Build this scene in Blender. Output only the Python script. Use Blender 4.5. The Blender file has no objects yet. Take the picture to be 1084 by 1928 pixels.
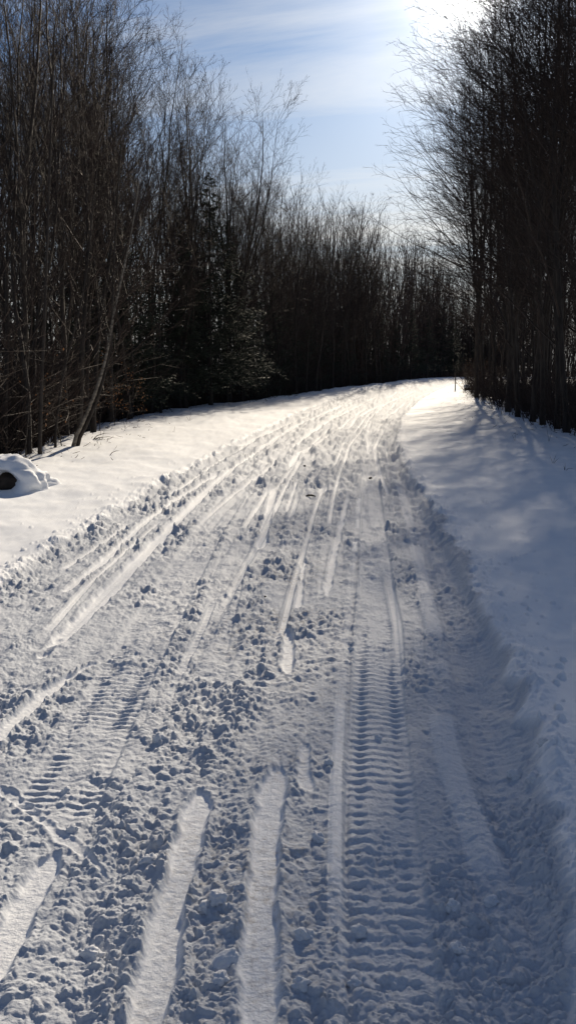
import bpy, bmesh, math, random
import numpy as np
from mathutils import Vector

# ------------------------------------------------------------------ camera, sky, sun
S = bpy.context.scene
COL = S.collection
EYE, PITCH, FOC = 2.0, math.radians(8.98), 1670.0
cam_data = bpy.data.cameras.new('camera')
cam_data.sensor_fit = 'VERTICAL'
cam_data.sensor_height = 36.0
cam_data.lens = 36.0 * FOC / 1928.0
cam_data.clip_start = 0.05
cam_data.clip_end = 5000
cam = bpy.data.objects.new('camera', cam_data)
cam.location = (0, 0, EYE)
cam.rotation_euler = (math.radians(90) - PITCH, 0, 0)
COL.objects.link(cam)
S.camera = cam

SUN_EL, SUN_AZ = math.radians(21.3), math.radians(10.7)
sun_dir = Vector((math.sin(SUN_AZ) * math.cos(SUN_EL), math.cos(SUN_AZ) * math.cos(SUN_EL), math.sin(SUN_EL)))
SUN_STRENGTH, SKY_STRENGTH, EXPOSURE = 5.0, 0.05, 0.46
sl = bpy.data.lights.new('sun', 'SUN')
sl.energy = SUN_STRENGTH
sl.angle = math.radians(0.55)
sl.color = (1.0, 0.87, 0.69)
so = bpy.data.objects.new('sun', sl)
so.rotation_euler = (-sun_dir).to_track_quat('-Z', 'Y').to_euler()
so.location = sun_dir * 100
COL.objects.link(so)

S.view_settings.view_transform = 'Standard'
S.view_settings.look = 'None'
S.view_settings.gamma = 1
S.view_settings.use_curve_mapping = False
S.view_settings.exposure = EXPOSURE

W = bpy.data.worlds.new("World")
S.world = W
W.use_nodes = True
nt = W.node_tree
nt.nodes.clear()


def node(t, kind, **kw):
    n = t.nodes.new(kind)
    for k, v in kw.items():
        setattr(n, k, v)
    return n


def math_node(t, op, a, b=None, clamp=False):
    n = node(t, 'ShaderNodeMath', operation=op, use_clamp=clamp)
    for i, v in enumerate((a, b)):
        if v is None:
            continue
        if isinstance(v, (int, float)):
            n.inputs[i].default_value = v
        else:
            t.links.new(v, n.inputs[i])
    return n.outputs[0]


def build_sky():
    t = nt
    L = t.links.new
    out = node(t, 'ShaderNodeOutputWorld')
    bg = node(t, 'ShaderNodeBackground')
    bg.inputs[1].default_value = SKY_STRENGTH
    L(bg.outputs[0], out.inputs[0])
    sky = node(t, 'ShaderNodeTexSky', sky_type='NISHITA', sun_disc=False)
    sky.sun_elevation = SUN_EL
    sky.sun_rotation = SUN_AZ
    sky.altitude = 200
    sky.air_density = 1.0
    sky.dust_density = 0.3
    sky.ozone_density = 2.5
    tc = node(t, 'ShaderNodeTexCoord')
    sep = node(t, 'ShaderNodeSeparateXYZ')
    L(tc.outputs['Generated'], sep.inputs[0])
    z = math_node(t, 'MAXIMUM', sep.outputs[2], 0.02)
    zz = math_node(t, 'ADD', z, 0.06)
    u = math_node(t, 'DIVIDE', sep.outputs[0], zz)
    v = math_node(t, 'DIVIDE', sep.outputs[1], zz)
    comb = node(t, 'ShaderNodeCombineXYZ')
    L(math_node(t, 'MULTIPLY', u, 0.32), comb.inputs[0])
    L(math_node(t, 'MULTIPLY', math_node(t, 'ADD', v, math_node(t, 'MULTIPLY', u, 0.25)), 1.1), comb.inputs[1])
    n1 = node(t, 'ShaderNodeTexNoise')
    n1.inputs['Scale'].default_value = 1.5
    n1.inputs['Detail'].default_value = 8
    n1.inputs['Roughness'].default_value = 0.62
    n1.inputs['Distortion'].default_value = 0.7
    L(comb.outputs[0], n1.inputs['Vector'])
    n2 = node(t, 'ShaderNodeTexNoise')
    n2.inputs['Scale'].default_value = 0.6
    n2.inputs['Detail'].default_value = 3
    L(comb.outputs[0], n2.inputs['Vector'])
    c = math_node(t, 'ADD', math_node(t, 'MULTIPLY', n1.outputs[0], 0.65), math_node(t, 'MULTIPLY', n2.outputs[0], 0.5))
    mr = node(t, 'ShaderNodeMapRange')
    L(c, mr.inputs[0])
    mr.inputs[1].default_value = 0.53
    mr.inputs[2].default_value = 0.74
    mr.inputs[3].default_value = 0.0
    mr.inputs[4].default_value = 0.50
    # more thin cloud and haze low over the horizon
    low = node(t, 'ShaderNodeMapRange')
    L(sep.outputs[2], low.inputs[0])
    low.inputs[1].default_value = 0.02
    low.inputs[2].default_value = 0.30
    low.inputs[3].default_value = 0.92
    low.inputs[4].default_value = 0.0
    cl = math_node(t, 'ADD', mr.outputs[0], low.outputs[0], clamp=True)
    # thin ice cloud scatters sunlight forward: brighter near the sun
    dot = node(t, 'ShaderNodeVectorMath', operation='DOT_PRODUCT')
    L(tc.outputs['Generated'], dot.inputs[0])
    dot.inputs[1].default_value = sun_dir
    d = math_node(t, 'MAXIMUM', dot.outputs['Value'], 0.0)
    core = math_node(t, 'MULTIPLY', math_node(t, 'POWER', d, 2200.0), 80.0)
    halo = math_node(t, 'MULTIPLY', math_node(t, 'POWER', d, 130.0), 6.0)
    wide = math_node(t, 'MULTIPLY', math_node(t, 'POWER', d, 22.0), 1.6)
    glow = math_node(t, 'ADD', math_node(t, 'ADD', core, halo), wide)
    # cloud radiance
    cb = math_node(t, 'ADD', 5.0, math_node(t, 'MULTIPLY', math_node(t, 'POWER', d, 8.0), 9.0))
    ccol = node(t, 'ShaderNodeVectorMath', operation='SCALE')
    ccol.inputs[0].default_value = (1.0, 0.985, 0.94)
    L(cb, ccol.inputs['Scale'])
    mix = node(t, 'ShaderNodeMix', data_type='RGBA')
    L(cl, mix.inputs[0])
    tint = node(t, 'ShaderNodeVectorMath', operation='MULTIPLY')
    L(sky.outputs[0], tint.inputs[0])
    tint.inputs[1].default_value = (0.61, 0.79, 1.0)
    L(tint.outputs[0], mix.inputs[6])
    L(ccol.outputs[0], mix.inputs[7])
    gcol = node(t, 'ShaderNodeVectorMath', operation='SCALE')
    gcol.inputs[0].default_value = (1.0, 0.97, 0.92)
    L(glow, gcol.inputs['Scale'])
    add = node(t, 'ShaderNodeVectorMath', operation='ADD')
    L(mix.outputs[2], add.inputs[0])
    L(gcol.outputs[0], add.inputs[1])
    L(add.outputs[0], bg.inputs[0])


build_sky()


# ------------------------------------------------------------------ helpers
def tag(o, label=None, cat=None, group=None, kind=None):
    for k, v in (('label', label), ('category', cat), ('group', group), ('kind', kind)):
        if v:
            o[k] = v
    return o


def mesh_np(name, V, Fq=None, Ft=None, mats=(), smooth=True, mat_idx=None):
    """mesh from numpy vertices, quads and triangles"""
    me = bpy.data.meshes.new(name)
    V = np.asarray(V, dtype=np.float32)
    nq = 0 if Fq is None else len(Fq)
    ntr = 0 if Ft is None else len(Ft)
    idx = []
    if nq:
        idx.append(np.asarray(Fq, dtype=np.int32).ravel())
    if ntr:
        idx.append(np.asarray(Ft, dtype=np.int32).ravel())
    idx = np.concatenate(idx)
    me.vertices.add(len(V))
    me.vertices.foreach_set('co', V.ravel())
    me.loops.add(len(idx))
    me.loops.foreach_set('vertex_index', idx)
    me.polygons.add(nq + ntr)
    starts = np.concatenate([np.arange(nq) * 4, nq * 4 + np.arange(ntr) * 3]).astype(np.int32)
    me.polygons.foreach_set('loop_start', starts)
    if smooth:
        me.polygons.foreach_set('use_smooth', np.ones(nq + ntr, dtype=bool))
    for m in mats:
        me.materials.append(m)
    me.update(calc_edges=True)
    return me


def obj(name, me, parent=None, loc=None):
    o = bpy.data.objects.new(name, me)
    COL.objects.link(o)
    if parent:
        o.parent = parent
    if loc is not None:
        o.location = loc
    return o


def empty(name, loc, rz=0.0):
    o = bpy.data.objects.new(name, None)
    o.empty_display_size = 0.3
    o.location = loc
    o.rotation_euler = (0, 0, rz)
    COL.objects.link(o)
    return o


def hash2(ix, iy, seed):
    h = (ix.astype(np.int64) * 374761393 + iy.astype(np.int64) * 668265263 + seed * 974711) & 0xFFFFFFFF
    h = ((h ^ (h >> 13)) * 1274126177) & 0xFFFFFFFF
    h = ((h ^ (h >> 16)) * 2246822519) & 0xFFFFFFFF
    h = h ^ (h >> 15)
    return (h & 0xFFFFFF).astype(np.float32) / 16777215.0


def vnoise(x, y, seed=0):
    ix, iy = np.floor(x), np.floor(y)
    fx, fy = (x - ix).astype(np.float32), (y - iy).astype(np.float32)
    fx = fx * fx * (3 - 2 * fx)
    fy = fy * fy * (3 - 2 * fy)
    ix, iy = ix.astype(np.int64), iy.astype(np.int64)
    a, b = hash2(ix, iy, seed), hash2(ix + 1, iy, seed)
    c, d = hash2(ix, iy + 1, seed), hash2(ix + 1, iy + 1, seed)
    return (a + (b - a) * fx) * (1 - fy) + (c + (d - c) * fx) * fy


def fbm(x, y, oct_=3, seed=0):
    s, a, t = 0, 1.0, 0
    for i in range(oct_):
        s = s + a * vnoise(x * 2 ** i + 17.3 * i, y * 2 ** i - 9.1 * i, seed + i)
        t += a
        a *= 0.5
    return s / t


def lumps(x, y, cell, seed, prob=0.7, rmin=0.3, rmax=0.75):
    """height in metres of a field of half-buried rounded clods"""
    gx, gy = x / cell, y / cell
    ix, iy = np.floor(gx).astype(np.int64), np.floor(gy).astype(np.int64)
    best = np.zeros(x.shape, np.float32)
    for dx in (-1, 0, 1):
        for dy in (-1, 0, 1):
            cx, cy = ix + dx, iy + dy
            px = cx + hash2(cx, cy, seed)
            py = cy + hash2(cx, cy, seed + 1)
            h3 = hash2(cx, cy, seed + 2)
            r = rmin + (rmax - rmin) * h3 ** 3
            on = hash2(cx, cy, seed + 3) < prob
            asp = 0.7 + 0.7 * hash2(cx, cy, seed + 4)
            d2 = ((gx - px) ** 2 * asp + (gy - py) ** 2 / asp) / (r * r)
            hh = np.where(on & (d2 < 1), np.sqrt(np.maximum(0, 1 - d2)) * r, 0)
            best = np.maximum(best, hh.astype(np.float32))
    return best * cell


def sstep(a, b, x):
    t = np.clip((x - a) / (b - a), 0, 1)
    return t * t * (3 - 2 * t)


# ------------------------------------------------------------------ the lie of the land
def rise(Y):
    return 0.95 * sstep(40, 130, Y)


def ground_at(px, py):
    """ground point of the surveyed photograph point (px, py)"""
    dx, dy = (px - 542) / FOC, -(py - 964) / FOC
    fw = math.cos(PITCH) + dy * math.sin(PITCH)
    up = dy * math.cos(PITCH) - math.sin(PITCH)
    lo, hi = 0.1, 500.0
    for _ in range(50):
        m = (lo + hi) / 2
        if EYE + up / fw * m > float(rise(np.float64(m))):
            lo = m
        else:
            hi = m
    return dx / fw * m, m


def line(pts, before=None, after=None):
    """polyline in the ground plane as sorted arrays (Y, X)"""
    g = sorted([(b, a) for a, b in (ground_at(*p) for p in pts)])
    if before:
        g.insert(0, before)
    if after:
        g.append(after)
    return np.array([q[0] for q in g]), np.array([q[1] for q in g])


def X_of(ln, Y):
    return np.interp(Y, ln[0], ln[1])


RIGHT = line([(1050, 1700), (1010, 1450), (930, 1180), (840, 1000), (775, 900), (748, 840), (755, 790), (790, 755), (820, 738), (872, 718)],
             before=(-5, 0.65), after=(132, 52))
RIGHT = (np.append(RIGHT[0], [145, 158, 400]), np.append(RIGHT[1], [100, 200, 2200]))
LEFT = line([(0, 1110), (100, 1045), (200, 980), (300, 920), (400, 862), (480, 820), (560, 780), (620, 755), (680, 735), (740, 724), (850, 714)],
            before=(-5, -2.8), after=(147, 45))
LEFT = (np.append(LEFT[0], [160, 172, 400]), np.append(LEFT[1], [95, 200, 2000]))
L_EDGE = line([(140, 848), (240, 800), (330, 776), (500, 755), (640, 733), (740, 721), (850, 711)], before=(14, -6.2), after=(174, 60))
L_EDGE = (np.append(L_EDGE[0], [182, 192, 400]), np.append(L_EDGE[1], [100, 200, 1800]))
L_EDGE = (np.concatenate([[-60], L_EDGE[0]]), np.concatenate([[-6.6], L_EDGE[1]]))
R_EDGE = line([(1084, 825), (1000, 800), (940, 775), (890, 750), (872, 732)], before=(-60, 8.5), after=(112, 42))
R_EDGE = (np.append(R_EDGE[0], [125, 140, 400]), np.append(R_EDGE[1], [80, 200, 2600]))


def base_height(X, Y):
    """smooth ground without tracks"""
    z = rise(Y)
    xl, xr = X_of(LEFT, Y), X_of(RIGHT, Y)
    le, re = X_of(L_EDGE, Y), X_of(R_EDGE, Y)
    sl_, sr_ = xl - X, X - xr
    z = z + 0.10 * sstep(-0.15, 0.25, sl_) + 0.05 * sstep(0, 3, sl_)
    z = z + 0.10 * sstep(-0.25, 0.30, sr_) + 0.03 * sstep(0, 3, sr_)
    wig = (vnoise(Y * 0.6, Y * 0 + 3.3, 5) - 0.5) * 1.3 + (fbm(Y * 1.7 + X * 0.3, X * 0.8, 2, 6) - 0.5) * 1.1
    dl = (le + wig) - X
    dr = X - (re + wig)
    z = z - 1.1 * sstep(0.0, 4.0, dl) - 0.9 * sstep(0.2, 4.0, dr)
    z = z + np.where(dl > 4, -0.02 * np.minimum(dl - 4, 30), 0) + (fbm(X * 0.35, Y * 0.35, 3, 41) - 0.5) * 0.5 * sstep(1.0, 6.0, np.maximum(dl, dr))
    return z


def z_at(x, y):
    return float(base_height(np.array([x], float), np.array([y], float))[0])


# tracks: (points of the centre line as surveyed, half width m, kind)
STRIPS = [
    ([(486, 1990), (488, 1800), (497, 1650), (506, 1530), (522, 1435)], 0.060, -0.020, 1),
    ([(258, 2010), (285, 1890), (305, 1800), (322, 1715), (345, 1620), (366, 1540), (381, 1478)], 0.060, -0.020, 1),
    ([(541, 1270), (543, 1220), (541, 1180)], 0.038, -0.016, 1),
    ([(560, 1150), (568, 1090), (572, 1050)], 0.024, -0.012, 1),
    ([(488, 1045), (500, 990), (517, 915)], 0.060, -0.016, 1),
    ([(545, 880), (560, 855), (600, 835)], 0.075, -0.016, 1),
    ([(20, 1300), (100, 1215), (180, 1140), (305, 1010), (390, 925), (440, 880), (500, 843)], 0.078, -0.028, 1),
    ([(90, 1140), (200, 1053), (270, 985), (340, 935), (420, 885)], 0.050, -0.020, 1),
    ([(-60, 1450), (0, 1385), (100, 1295), (190, 1240)], 0.035, -0.014, 1),
    ([(-40, 1880), (20, 1760), (65, 1670), (112, 1600)], 0.055, -0.018, 1),
    ([(-30, 1462), (20, 1500), (65, 1532), (110, 1570), (150, 1603), (205, 1655)], 0.026, -0.006, .5),
    ([(612, 1140), (625, 1060), (640, 1000), (655, 930)], 0.035, -0.010, .8),
    ([(580, 1495), (572, 1450), (575, 1400)], 0.035, -0.008, .8),
    ([(540, 965), (552, 925), (560, 905)], 0.03, -0.008, .8),
    ([(603, 930), (612, 915)], 0.07, -0.008, .8),
    ([(695, 860), (690, 820), (700, 790)], 0.05, -0.008, .7),
    ([(560, 830), (620, 790), (690, 757)], 0.10, -0.02, .9),
    ([(470, 860), (560, 800), (650, 760)], 0.10, -0.02, .9),
    ([(650, 800), (700, 770), (760, 745)], 0.08, -0.02, .9),
    ([(440, 845), (520, 808), (590, 778)], 0.07, -0.02, .9),
]
# raised smooth ridge left by a ski
RIDGES = [
    ([(628, 1990), (629, 1850), (630, 1700), (630, 1500), (639, 1350), (648, 1200), (660, 1100), (671, 1000), (676, 930)], 0.032, 0.016),
    ([(965, 1850), (925, 1640), (872, 1520), (832, 1400), (822, 1230), (800, 1110), (775, 1000), (750, 900)], 0.075, 0.026),
]
# cleated belts: centre line, half width, cleat pitch, strength, lug columns
BELTS = [
    ([(735, 1990), (728, 1850), (722, 1700), (712, 1500), (710, 1350), (711, 1200), (709, 1100), (702, 1000), (698, 940), (695, 870), (705, 810), (740, 765)], 0.165, 0.082, 1.0),
    ([(60, 1600), (112, 1490), (165, 1400), (220, 1300), (265, 1220), (320, 1120), (375, 1030), (420, 960), (470, 900), (530, 850), (600, 800), (680, 757)], 0.20, 0.066, 0.85),
    ([(985, 1560), (965, 1450), (925, 1320), (878, 1190), (828, 1080), (785, 980), (752, 890)], 0.15, 0.10, 0.6),
    ([(380, 1250), (420, 1120), (450, 1010), (490, 920)], 0.16, 0.085, 0.6),
    ([(-30, 1640), (40, 1530), (60, 1490)], 0.16, 0.09, 0.8),
]


def along(pts):
    """densely sampled ground polyline: Y sorted, X, arc length"""
    g = np.array(sorted([(b, a) for a, b in (ground_at(*p) for p in pts)]))
    yy = np.linspace(g[0, 0], g[-1, 0], 200)
    # smooth interpolation
    xx = np.interp(yy, g[:, 0], g[:, 1])
    k = np.ones(15) / 15
    xp = np.pad(xx, 7, mode='edge')
    xp[:7] = xx[0] - (xx[1] - xx[0]) * np.arange(7, 0, -1)
    xp[-7:] = xx[-1] + (xx[-1] - xx[-2]) * np.arange(1, 8)
    xx = np.convolve(xp, k, mode='valid')
    s = np.concatenate([[0], np.cumsum(np.hypot(np.diff(yy), np.diff(xx)))])
    return yy, xx, s


def relief(X, Y, dy):
    """height of tracks, ruts and clods over the smooth ground; dy = sample spacing along Y"""
    xl, xr = X_of(LEFT, Y), X_of(RIGHT, Y)
    n_edge = (fbm(Y * 3.1, X * 0 + 1.7, 3, 7) - 0.5) * 0.22
    n_edge2 = (fbm(Y * 3.3, X * 0 + 8.7, 3, 9) - 0.5) * 0.26
    inside = np.minimum(X - (xl + n_edge), (xr + n_edge2) - X)          # > 0 on the road
    road = sstep(-0.02, 0.06, inside)
    dens = fbm(X * 2.2, Y * 1.0, 3, 3)
    churn = road * (0.55 + 0.9 * sstep(0.35, 0.62, dens))
    h = np.zeros_like(X)
    # long ruts that follow the road
    mid = 0.5 * (xl + xr)
    off = X - mid
    rut = (fbm(off * 7.0 + (fbm(Y * 0.25, off * 0 + 2, 2, 12) - .5) * 1.2, Y * 0.11, 3, 21) - 0.5)
    h += road * rut * 0.05
    # fall away of clods where skis have pressed
    smooth = np.zeros_like(X)
    for pts, hw, dep, st in STRIPS:
        yy, xx, s = along(pts)
        m = (Y > yy[0] - 0.3) & (Y < yy[-1] + 0.5)
        if not m.any():
            continue
        Xm, Ym = X[m], Y[m]
        slope = np.gradient(xx, yy)
        cs = 1 / np.sqrt(1 + np.interp(Ym, yy, slope) ** 2)
        d = (Xm - np.interp(Ym, yy, xx)) * cs
        L = yy[-1] - yy[0]
        tip = np.minimum(sstep(0, 0.10 * L + 0.1, Ym - yy[0] + 0.05), sstep(0, 0.10 * L + 0.1, yy[-1] - Ym + 0.05))
        hw2 = hw * (0.12 + 0.88 * tip) * (0.85 + 0.35 * vnoise(Ym * 2.5, Ym * 0, 31)) + (fbm(Xm * 13, Ym * 9, 2, 33) - .5) * 0.035
        k = (1 - sstep(hw2 * 0.75, hw2 * 1.15 + 0.006, np.abs(d))) * sstep(0.15, 0.55, tip + (fbm(Xm * 11, Ym * 7, 2, 37) - .5) * 0.9) * st
        smooth[m] = np.maximum(smooth[m], k)
        h[m] += dep * k + 0.014 * np.exp(-((np.abs(d) - hw2 * 1.25) / (hw * 0.25 + .006)) ** 2) * tip * st
        h[m] += k * (fbm(d * 60, Ym * 1.1, 2, 35) - .5) * 0.0022
    # long thin grooves that every passing ski has drawn along the road
    fr_ = (X - xl) / np.maximum(xr - xl, 0.5)
    for gi, gf in enumerate((0.06, 0.13, 0.19, 0.245, 0.33, 0.40, 0.455, 0.52, 0.565, 0.64, 0.70, 0.79, 0.86, 0.93)):
        wv = (vnoise(Y * 0.09, Y * 0 + gi * 3.7, 401) - .5) * 0.10
        d = (fr_ - gf - wv) * (xr - xl)
        w_ = (0.022 + 0.02 * hash2(np.array([gi]), np.array([7]), 403)[0]) * (1 + sstep(8, 60, Y) * 2.0)
        pres = sstep(4.5, 7.5, Y) * sstep(0.48, 0.64, vnoise(Y * (0.5 - 0.35 * sstep(6, 40, Y)), Y * 0 + gi * 5.1, 405)) * road
        k = (1 - sstep(w_ * 0.7, w_ * 1.1, np.abs(d))) * pres
        smooth = np.maximum(smooth, k * (0.92 - 0.35 * sstep(15, 60, Y)))
        h += -0.014 * k * (1 + sstep(8, 60, Y) * 1.5) + 0.012 * np.exp(-((np.abs(d) - w_ * 1.3) / (w_ * .35)) ** 2) * pres * (1 + sstep(8, 60, Y))
    ridge = np.zeros_like(X)
    for pts, hw, amp in RIDGES:
        yy, xx, s = along(pts)
        m = (Y > yy[0]) & (Y < yy[-1])
        d = X[m] - np.interp(Y[m], yy, xx)
        # breaks along the ridge
        br = sstep(0.25, 0.45, vnoise(Y[m] * 1.9, Y[m] * 0 + hw * 100, 51)) * 0.75 + 0.25
        e = np.abs(d) / hw
        k = (1 - sstep(0.75, 1.1, e)) * br * sstep(0, .4, yy[-1] - Y[m])
        h[m] += amp * (1 - sstep(0.2, 1.3, e)) * br - 0.012 * np.exp(-((d - hw * 1.5) / (hw * .4)) ** 2)
        k *= sstep(0, 0.8, Y[m] - yy[0]) if hw > 0.05 else 1
        ridge[m] = np.maximum(ridge[m], k * (0.45 if hw > 0.05 else 1))
    smooth = np.maximum(smooth, ridge * 0.9)
    cleat = np.zeros_like(X)
    for pts, hw, pitch, st in BELTS:
        yy, xx, s = along(pts)
        m = (Y > yy[0]) & (Y < yy[-1])
        if not m.any():
            continue
        Xm, Ym = X[m], Y[m]
        slope = np.interp(Ym, yy, np.gradient(xx, yy))
        cs = 1 / np.sqrt(1 + slope ** 2)
        d = (Xm - np.interp(Ym, yy, xx)) * cs
        sa = np.interp(Ym, yy, s) + d * slope * cs
        sa = sa + (fbm(Xm * 4, Ym * 3, 3, 61) - .5) * 0.036
        inb = (1 - sstep(hw * (0.7 if hw == 0.15 else 0.92), hw * (1.35 if hw == 0.15 else 1.06), np.abs(d))) * sstep(0, 0.45, Ym - yy[0]) * sstep(0, 1.0, yy[-1] - Ym)
        ph = sa / pitch
        fr = ph - np.floor(ph)
        # each cleat prints a slanted step: steep towards the viewer, gentle behind
        saw = np.where(fr < 0.22, fr / 0.22, 1 - (fr - 0.22) / 0.78)
        keep = sstep(0.28, 0.5, fbm(Xm * 3.1, Ym * 2.0, 3, 63))
        keep = 0.35 + 0.65 * keep
        lug = np.exp(-((np.abs(d) - hw * 0.58) / (hw * 0.16)) ** 2)
        fade = np.clip(pitch / (2.2 * dy[m]), 0, 1) ** 2
        a = st * keep * inb * fade
        amp_c = 0.0085 if pitch > 0.07 else 0.0125
        h[m] += a * (amp_c * (saw - 0.5) - lug * 0.009 * (0.5 + vnoise(ph * 0.7, d * 3, 65)) * sstep(0.35, 0.8, 1 - saw)) - (0.06 if hw == 0.15 else 0.016) * inb * st
        cleat[m] = np.maximum(cleat[m], inb * (0.35 + 0.45 * keep) * st)
    # side walls of the road, broken clods heaped along the edge
    heapL = np.exp(-((X - xl - n_edge * 0.6 + 0.04) / 0.11) ** 2) * (0.5 + 0.8 * vnoise(Y * 2.7, Y * 0, 71))
    heapR = np.exp(-((X - xr - n_edge2 * 0.5 - 0.02) / 0.14) ** 2) * (0.5 + 0.8 * vnoise(Y * 2.4, Y * 0, 73))
    h += 0.045 * heapL + 0.05 * heapR
    heap = np.clip(np.maximum(heapL, heapR), 0, 1)
    amp = np.maximum(churn * (1 - 0.95 * smooth) * (1 - 0.72 * cleat), heap * 1.0)
    amp = np.where(smooth > 0.3, amp * 0.6, amp) * (1 + 1.3 * sstep(5, 18, Y) + 1.6 * sstep(22, 70, Y))
    wx = X + (fbm(X * 14, Y * 14, 2, 81) - .5) * 0.05
    wy = Y + (fbm(X * 14 + 50, Y * 14, 2, 83) - .5) * 0.05
    clus = np.maximum(sstep(0.38, 0.60, fbm(X * 3.2, Y * 2.4, 3, 85)), 0.75 * sstep(5, 13, Y))
    h += amp * (fbm(X * 9, Y * 6, 3, 87) - .5) * 0.042 * np.clip(0.15 / dy, 0, 1)
    for cell, a, pr, sd in ((0.40, 0.13 * sstep(20, 45, Y), 0.6, 161), (0.22, 0.20 * sstep(9, 22, Y), 0.6, 171), (0.17, 0.30 * clus, 0.22, 101), (0.095, 0.42 * (0.3 + 0.7 * clus), 0.44, 111),
                            (0.052, 0.50 * (0.55 + 0.45 * clus), 0.66, 121), (0.027, 0.54, 0.70, 131), (0.015, 0.5, 0.6, 181)):
        f = np.clip(cell * 1.6 / dy, 0, 1) ** 1.3
        ok = (f > 0.02) & (amp > 0.02)
        if not ok.any():
            continue
        hh = np.zeros_like(X)
        hh[ok] = lumps(wx[ok], wy[ok] * (0.4 if sd in (161, 171) else 1.0), cell, sd, pr)
        h += hh * a * amp * f * (0.56 if 0.08 < cell < 0.2 else 1.0)
    # far away the furrows between clods merge into longer ones that still throw shade
    far = sstep(6, 25, Y) * road * (1 - smooth)
    h += far * (fbm(off * 9.0, Y * 1.3, 2, 91) - .5) * 0.15 * np.clip(1.2 / dy, 0.25, 1)
    # crumbs thrown out on the untouched snow beside the road
    out_d = np.maximum(xl - X, X - xr)
    cr = (out_d > 0.05) & (out_d < 1.1)
    if cr.any():
        spr = np.exp(-out_d[cr] / 0.33)
        f = np.clip(0.05 * 1.6 / dy[cr], 0, 1)
        lu = lumps(X[cr], Y[cr], 0.075, 141, 0.42, 0.12, 0.42)
        gate = hash2(np.floor(X[cr] / 0.15), np.floor(Y[cr] / 0.15), 144) < spr * 1.3
        h[cr] += lu * 0.9 * f * gate
    # wind texture and drift on smooth snow
    off_road = 1 - road
    h += off_road * ((fbm(X * 0.9, Y * 0.6, 3, 151) - .5) * 0.11 + (fbm(X * 3.5, Y * 2.2, 3, 153) - .5) * 0.034)
    h += (1 - np.maximum(off_road * 0.75, smooth * 0.85)) * (fbm(X * 45, Y * 45, 2, 155) - .5) * 0.0035 * np.clip(0.03 / dy, 0, 1)
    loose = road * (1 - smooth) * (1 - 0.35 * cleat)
    return h, inside, loose


# ------------------------------------------------------------------ materials
def principled(name):
    m = bpy.data.materials.new(name)
    m.use_nodes = True
    t = m.node_tree
    b = t.nodes['Principled BSDF']
    return m, t, b


def snow_material(name, dirt=False):
    m, t, b = principled(name)
    L = t.links.new
    b.inputs['Roughness'].default_value = 0.8
    b.inputs['Specular IOR Level'].default_value = 0.08
    geo = node(t, 'ShaderNodeNewGeometry')
    n = node(t, 'ShaderNodeTexNoise')
    n.inputs['Scale'].default_value = 2.3
    n.inputs['Detail'].default_value = 6
    L(geo.outputs['Position'], n.inputs['Vector'])
    r = node(t, 'ShaderNodeValToRGB')
    r.color_ramp.elements[0].position = 0.3
    r.color_ramp.elements[0].color = (0.80, 0.82, 0.85, 1)
    r.color_ramp.elements[1].position = 0.75
    r.color_ramp.elements[1].color = (0.87, 0.88, 0.89, 1)
    L(n.outputs[0], r.inputs[0])
    col = r.outputs[0]
    # fine grain
    g = node(t, 'ShaderNodeTexNoise')
    g.inputs['Scale'].default_value = 260
    g.inputs['Detail'].default_value = 3
    L(geo.outputs['Position'], g.inputs['Vector'])
    bp = node(t, 'ShaderNodeBump')
    bp.inputs['Strength'].default_value = 0.35
    bp.inputs['Distance'].default_value = 0.004
    L(g.outputs[0], bp.inputs['Height'])
    nrm = bp.outputs[0]
    if dirt:
        g2 = node(t, 'ShaderNodeTexNoise')
        g2.inputs['Scale'].default_value = 30
        g2.inputs['Detail'].default_value = 5
        g2.inputs['Roughness'].default_value = 0.6
        L(geo.outputs['Position'], g2.inputs['Vector'])
        b2 = node(t, 'ShaderNodeBump')
        b2.inputs['Strength'].default_value = 0.45
        b2.inputs['Distance'].default_value = 0.025
        L(g2.outputs[0], b2.inputs['Height'])
        L(bp.outputs[0], b2.inputs['Normal'])
        nrm = b2.outputs[0]
        # broken, trodden snow is greyer; self-shading among its clods is painted in too
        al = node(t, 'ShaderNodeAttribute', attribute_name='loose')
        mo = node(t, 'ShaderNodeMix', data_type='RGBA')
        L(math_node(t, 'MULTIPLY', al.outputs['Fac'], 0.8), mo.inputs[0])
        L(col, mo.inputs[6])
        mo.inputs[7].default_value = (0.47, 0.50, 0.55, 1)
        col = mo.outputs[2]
        # thin brown soil worked into the churned snow, in patches
        d1 = node(t, 'ShaderNodeTexNoise')
        d1.inputs['Scale'].default_value = 0.55
        d1.inputs['Detail'].default_value = 3
        L(geo.outputs['Position'], d1.inputs['Vector'])
        d2 = node(t, 'ShaderNodeTexNoise')
        d2.inputs['Scale'].default_value = 22
        d2.inputs['Detail'].default_value = 5
        d2.inputs['Roughness'].default_value = 0.7
        L(geo.outputs['Position'], d2.inputs['Vector'])
        at = node(t, 'ShaderNodeAttribute', attribute_name='soil')
        a1 = node(t, 'ShaderNodeMapRange')
        L(d1.outputs[0], a1.inputs[0])
        a1.inputs[1].default_value = 0.40
        a1.inputs[2].default_value = 0.65
        a2 = node(t, 'ShaderNodeMapRange')
        L(d2.outputs[0], a2.inputs[0])
        a2.inputs[1].default_value = 0.48
        a2.inputs[2].default_value = 0.68
        f = math_node(t, 'MULTIPLY', math_node(t, 'MULTIPLY', a1.outputs[0], a2.outputs[0]), math_node(t, 'MULTIPLY', at.outputs['Fac'], 0.75))
        mx = node(t, 'ShaderNodeMix', data_type='RGBA')
        L(f, mx.inputs[0])
        L(col, mx.inputs[6])
        mx.inputs[7].default_value = (0.26, 0.21, 0.16, 1)
        col = mx.outputs[2]
    L(nrm, b.inputs['Normal'])
    L(col, b.inputs['Base Color'])
    return m


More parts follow.
